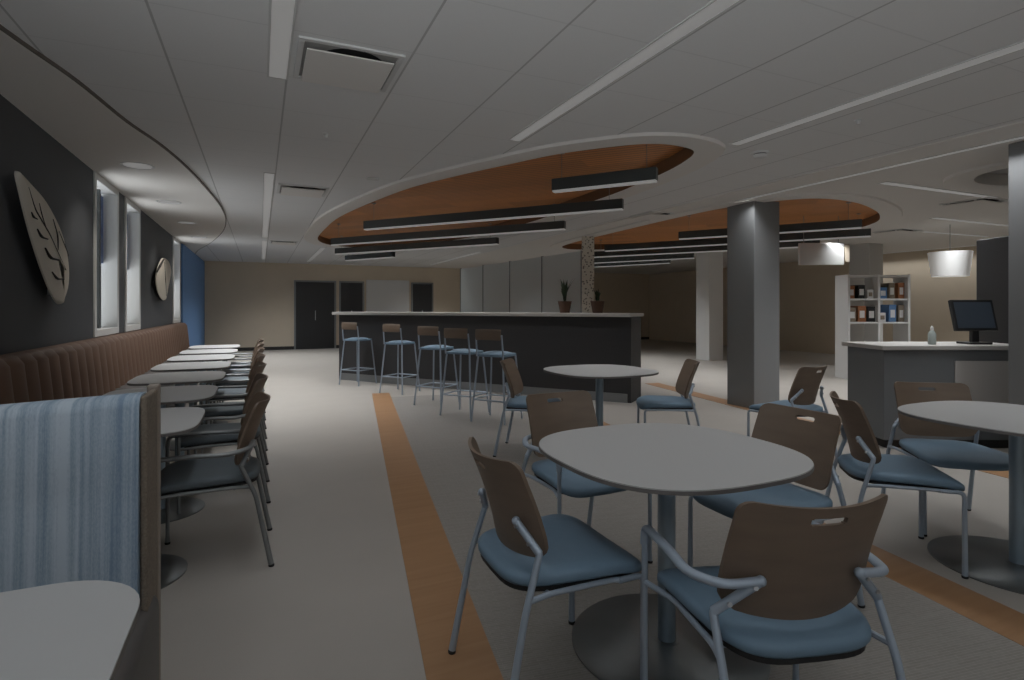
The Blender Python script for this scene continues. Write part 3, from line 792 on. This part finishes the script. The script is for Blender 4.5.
# frosted glass screen behind the ledge
P0 = cw((582-CX)*9.2/F, 9.2); P1 = cw((461-CX)*13.4/F, 13.4)
c, rz, L = frame2(P0, P1)
r = thing('glass_screen', 'tall frosted white glass screen standing behind the bar ledge', 'screen', (c.x, c.y, 0), rz)
for k in range(4):
    a, b = -L/2+L*k/4+.012, -L/2+L*(k+1)/4-.012
    bm = bmesh.new(); box(bm, a, b, -.012, .012, .06, 2.22); obj('panel', bm, M['frost'], r)
for k in range(5):
    a = -L/2+L*k/4; bm = bmesh.new(); box(bm, a-.012, a+.012, -.02, .02, 0, 2.23); obj('post', bm, M['metaldark'], r)
# speckled post
t, s = cw((588-CX)*8.9/F, 8.9)
r = thing('patterned_panel', 'narrow cream panel with black specks at the right end of the glass screen', 'panel', (t, s, 0), -TH)
bm = bmesh.new(); box(bm, -.095, .095, -.03, .03, .05, 2.42, .004); obj('panel', bm, M['speck'], r)
bm = bmesh.new(); box(bm, -.11, .11, -.06, .06, 0, .05); obj('base', bm, M['metaldark'], r)
# potted plants on the ledge
def plant(f, dy, h, lab, nleaf=15, seed=1):
    rnd = random.Random(seed)
    p = bar_pt(f, dy); r = thing('potted_plant', lab, 'plant', (p[0], p[1], 1.21), 0, 'plants on the bar ledge')
    bm = bmesh.new(); lathe(bm, (0, 0, 0), [(.07, 0), (.10, .16), (.105, .17), (.09, .165), (.085, .15), (0, .15)], 20); obj('pot', bm, M['pot'], r, 40)
    bm = bmesh.new()
    for k in range(nleaf):
        a = rnd.uniform(0, 2*PI); l = h*rnd.uniform(.5, 1); lean = rnd.uniform(.1, .5)
        d = Vector((math.cos(a), math.sin(a), 0)); sd = Vector((-d.y, d.x, 0)); w = rnd.uniform(.015, .03)
        pv = []
        for i in range(6):
            u = i/5; q = d*(lean*l*u*u)+Vector((0, 0, .15+l*u)); ww = w*math.sin(PI*(.12+.88*u)) if u < 1 else 0
            pv.append((bm.verts.new(q-sd*ww), bm.verts.new(q+sd*ww+Vector((0, 0, .003)))))
        for (a1, b1), (a2, b2) in zip(pv, pv[1:]): bm.faces.new((a1, b1, b2, a2))
    obj('foliage', bm, M['green'], r)
plant(.80, .25, .36, 'spiky dark plant in a brown pot on the bar ledge', 16, 3)
plant(.895, .25, .2, 'low bushy dark plant at the right end of the bar ledge', 22, 9)
# ------------------------------------------------------------------ back wall openings
def on_back(px): a = (px-CX)/F; Y = S1/(-a*SN+CO); return Y*(a*CO+SN)
def back_open(i, x0, x1, m, z1=2.14, z0=0.0):
    a, b = on_back(x0), on_back(x1)
    w = bpy.data.objects.new('door_%d' % i, None); C.objects.link(w); w['kind'] = 'structure'; w.location = (a, S1, 0)
    bm = bmesh.new(); box(bm, .05, b-a-.05, -.03, -.005, z0, z1-.05); obj('door_leaf', bm, m, w)
    bm = bmesh.new(); box(bm, 0, .05, -.05, -.001, z0, z1); box(bm, b-a-.05, b-a, -.05, -.001, z0, z1); box(bm, .05, b-a-.05, -.05, -.001, z1-.05, z1); obj('door_frame', bm, M['metaldark'], w)
    bm = bmesh.new(); box(bm, (b-a)*.5-.01, (b-a)*.5+.01, -.045, -.03, .9, 1.2); obj('handle', bm, M['bolt'], w)
back_open(1, 294, 336, M['door']); back_open(2, 339, 364, M['door']); back_open(3, 411, 433, M['door'])
a, b = on_back(366), on_back(409)
bm = bmesh.new(); box(bm, a, b, S1-.05, S1-.002, .9, 2.2, .005); tag(obj('wall_board', bm, M['white']), 'pale blank board on the back wall between two dark doorways', 'board')
# ------------------------------------------------------------------ right side: sign, shelving, fridge, service counter
def cam_thing(name, label, cat, px, Y, Z=0.0, rot=None, group=None):
    X = (px-CX)*Y/F; t, s = cw(X, Y)
    return thing(name, label, cat, (t, s, Z), -TH if rot is None else rot, group)
r = cam_thing('hanging_sign', 'blank white rectangular sign hanging beneath the second wood oval', 'sign', 821, 9.0, 1.975)
bm = bmesh.new(); box(bm, -.355, .355, -.03, .03, 0, .35, .005); obj('panel', bm, M['white'], r)
bm = bmesh.new(); box(bm, .37, .45, -.02, .02, .05, .33, .004); obj('side_tab', bm, M['beige'], r)
bm = bmesh.new(); box(bm, .35, .375, -.012, .012, .1, .13); box(bm, .35, .375, -.012, .012, .25, .28); obj('tab_link', bm, M['wire'], r)
for x in (-.28, .28):
    bm = bmesh.new(); tube(bm, [(x, 0, .345), (x, 0, .79)], .006, 8); obj('hanging_rod', bm, M['wire'], r, True)
r = cam_thing('shelving_unit', 'open white shelving unit stocked with goods, left of the far right wall', 'shelf', 872, 10.2)
W2 = .56
bm = bmesh.new()
obj_parts = []
for x in (-W2, -.02, W2-.04):
    bm = bmesh.new(); box(bm, x, x+.04, -.2, .2, 0, 1.88); obj('upright', bm, M['white'], r)
for z in (.10, .55, 1.0, 1.42, 1.84):
    bm = bmesh.new(); box(bm, -W2+.04, -.02, -.19, .19, z, z+.03); box(bm, .02, W2-.04, -.19, .19, z, z+.03); obj('shelf_board', bm, M['white'], r)
rot = -TH
rnd = random.Random(5)
X0 = (872-CX)*10.2/F
k = 0
cols = ['books', 'red', 'black', 'white', 'bluewall']
for zi, z in enumerate((1.03, 1.45)):
    for bx, lo in ((-.50, 'left'), (-.33, 'left'), (-.16, 'left'), (.05, 'right'), (.23, 'right'), (.40, 'right')):
        h = rnd.uniform(.16, .32); w = rnd.uniform(.1, .15)
        t, s = cw(X0+bx+w/2, 10.2)
        names = {'books': 'brown', 'red': 'reddish', 'black': 'black', 'white': 'white', 'bluewall': 'blue'}
        cc = cols[k % 5]
        pos = ['first', 'second', 'third', 'fourth', 'fifth', 'sixth'][(-.50, -.33, -.16, .05, .23, .40).index(bx)]
        o = thing('goods_box', '%s goods box, %s from the left on the %s stocked shelf' % (names[cc], pos, 'upper' if zi else 'lower'), 'box', (t, s, z), rot, 'boxes on the white shelving')
        bm = bmesh.new(); box(bm, -w/2, w/2, -.12, .12, 0, h, .006); obj('carton', bm, M[cc], o)
        bm = bmesh.new(); box(bm, -w*.3, w*.3, -.123, -.1195, h*.25, h*.7); obj('front_label', bm, M['white'] if cc != 'white' else M['books'], o)
        k += 1
r = cam_thing('refrigerator', 'tall black display refrigerator left of the right-edge column', 'refrigerator', 1034, 6.1)
bm = bmesh.new(); box(bm, -.36, .36, -.33, .33, .06, 2.06, .012); obj('cabinet', bm, M['plate'], r)
bm = bmesh.new(); box(bm, -.33, .33, -.355, -.331, .12, 1.80, .006); obj('door', bm, M['black'], r)
bm = bmesh.new(); tube(bm, [(-.28, -.36, .8), (-.28, -.40, .84), (-.28, -.40, 1.3), (-.28, -.36, 1.34)], .01, 8); obj('handle', bm, M['bolt'], r, True)
bm = bmesh.new(); box(bm, -.34, .34, -.30, .30, 0, .06); obj('plinth', bm, M['base'], r)
# service counter
r = cam_thing('service_counter', 'service counter with a pale top behind the right-hand table', 'counter', 944, 5.32)
bm = bmesh.new(); box(bm, -.74, .60, -.25, .30, .08, .90, .004); obj('body', bm, M['front'], r)
bm = bmesh.new(); box(bm, -.78, .62, -.29, .34, .90, .94, .006); obj('countertop', bm, M['counter'], r)
bm = bmesh.new(); box(bm, -.70, .56, -.22, .27, 0, .08); obj('plinth', bm, M['base'], r)
bm = bmesh.new(); box(bm, -.10, .54, -.262, -.251, .20, .80, .003); obj('front_panel', bm, M['counter'], r)
r = cam_thing('checkout_monitor', 'slanted checkout monitor with a bluish screen on the service counter', 'monitor', 975, 5.27, .94)
bm = bmesh.new(); box(bm, -.10, .10, -.08, .10, 0, .02, .004); obj('foot', bm, M['black'], r)
bm = bmesh.new(); box(bm, -.03, .03, -.01, .03, .02, .2); obj('stand', bm, M['black'], r)
ti = math.radians(-14)
def tilt(bm):
    bmesh.ops.rotate(bm, verts=bm.verts, cent=(0, 0, .1), matrix=Matrix.Rotation(ti, 3, 'X')); return bm
bm = bmesh.new(); box(bm, -.20, .20, -.035, .0, .12, .42, .006); obj('bezel', tilt(bm), M['black'], r)
bm = bmesh.new(); box(bm, -.175, .175, -.038, -.0345, .145, .395); obj('screen', tilt(bm), M['glow'], r)
r = cam_thing('squeeze_bottle', 'small pale bottle left of the checkout monitor on the counter', 'bottle', 932, 5.2, .94)
bm = bmesh.new(); lathe(bm, (0, 0, 0), [(.03, 0), (.032, .01), (.032, .1), (.014, .13), (.012, .135)], 18); obj('body', bm, M['bottle'], r, 40)
bm = bmesh.new(); lathe(bm, (0, 0, 0), [(.013, .133), (.013, .155), (.004, .175)], 14); obj('cap', bm, M['white'], r, 40)
r = cam_thing('drum_pendant', 'large white tapered lampshade hanging before the warm right wall', 'pendant light', 950, 9.2, 1.80)
bm = bmesh.new(); lathe(bm, (0, 0, 0), [(.25, 0), (.30, .40), (.295, .40), (.245, 0)], 40); obj('lamp_shade', bm, M['shade'], r, 40)
bm = bmesh.new(); tube(bm, [(0, 0, .36), (0, 0, CEIL-1.80)], .006, 8); obj('cord', bm, M['wire'], r)
bm = bmesh.new(); tube(bm, [(-.29, 0, .37), (.29, 0, .37)], .005, 6); tube(bm, [(0, -.29, .37), (0, .29, .37)], .005, 6); obj('shade_spider', bm, M['wire'], r)
# ------------------------------------------------------------------ daylight, camera
w = bpy.data.worlds.new('World'); bpy.context.scene.world = w; w.use_nodes = True
# daylight sky, brighter rear left, with an added glow below the horizon for the ceiling
nt = w.node_tree; bg = nt.nodes['Background']
tc = nt.nodes.new('ShaderNodeTexCoord'); sx = nt.nodes.new('ShaderNodeSeparateXYZ'); nt.links.new(tc.outputs['Generated'], sx.inputs[0])
def maprange(v, a, b, c, d):
    n = nt.nodes.new('ShaderNodeMapRange'); n.interpolation_type = 'SMOOTHSTEP'
    for k, q in zip(('From Min', 'From Max', 'To Min', 'To Max'), (a, b, c, d)): n.inputs[k].default_value = q
    nt.links.new(v, n.inputs['Value']); return n.outputs[0]
side = mth(nt, 'SUBTRACT', mth(nt, 'MULTIPLY', sx.outputs[1], -.75), mth(nt, 'MULTIPLY', sx.outputs[0], .55))
st = mth(nt, 'MULTIPLY', maprange(side, -.1, .65, SKY_LEFT, SKY_REAR), mth(nt, 'ADD', 1.0, mth(nt, 'MULTIPLY', maprange(sx.outputs[2], -.30, -.06, 1.0, 0.0), maprange(sx.outputs[0], -.9, .1, 16.0, 13.0))))
bg.inputs[0].default_value = (.93, .97, 1.0, 1); nt.links.new(st, bg.inputs[1])
cam = bpy.data.cameras.new('camera'); co = bpy.data.objects.new('camera', cam); C.objects.link(co)
cam.sensor_width = 36; cam.lens = F/1024*36; cam.shift_y = -32/1024; cam.clip_start = .02
co.location = (0, 0, H); co.rotation_euler = (PI/2, 0, -TH)
sc = bpy.context.scene; sc.camera = co
sc.view_settings.view_transform = 'Standard'; sc.view_settings.look = 'None'; sc.view_settings.gamma = 1; sc.view_settings.use_curve_mapping = False
sc.view_settings.exposure = -2.72
sc.render.engine = 'CYCLES'
sc.cycles.use_denoising = True; sc.cycles.max_bounces = 8; sc.cycles.diffuse_bounces = 5; sc.cycles.sample_clamp_indirect = 6
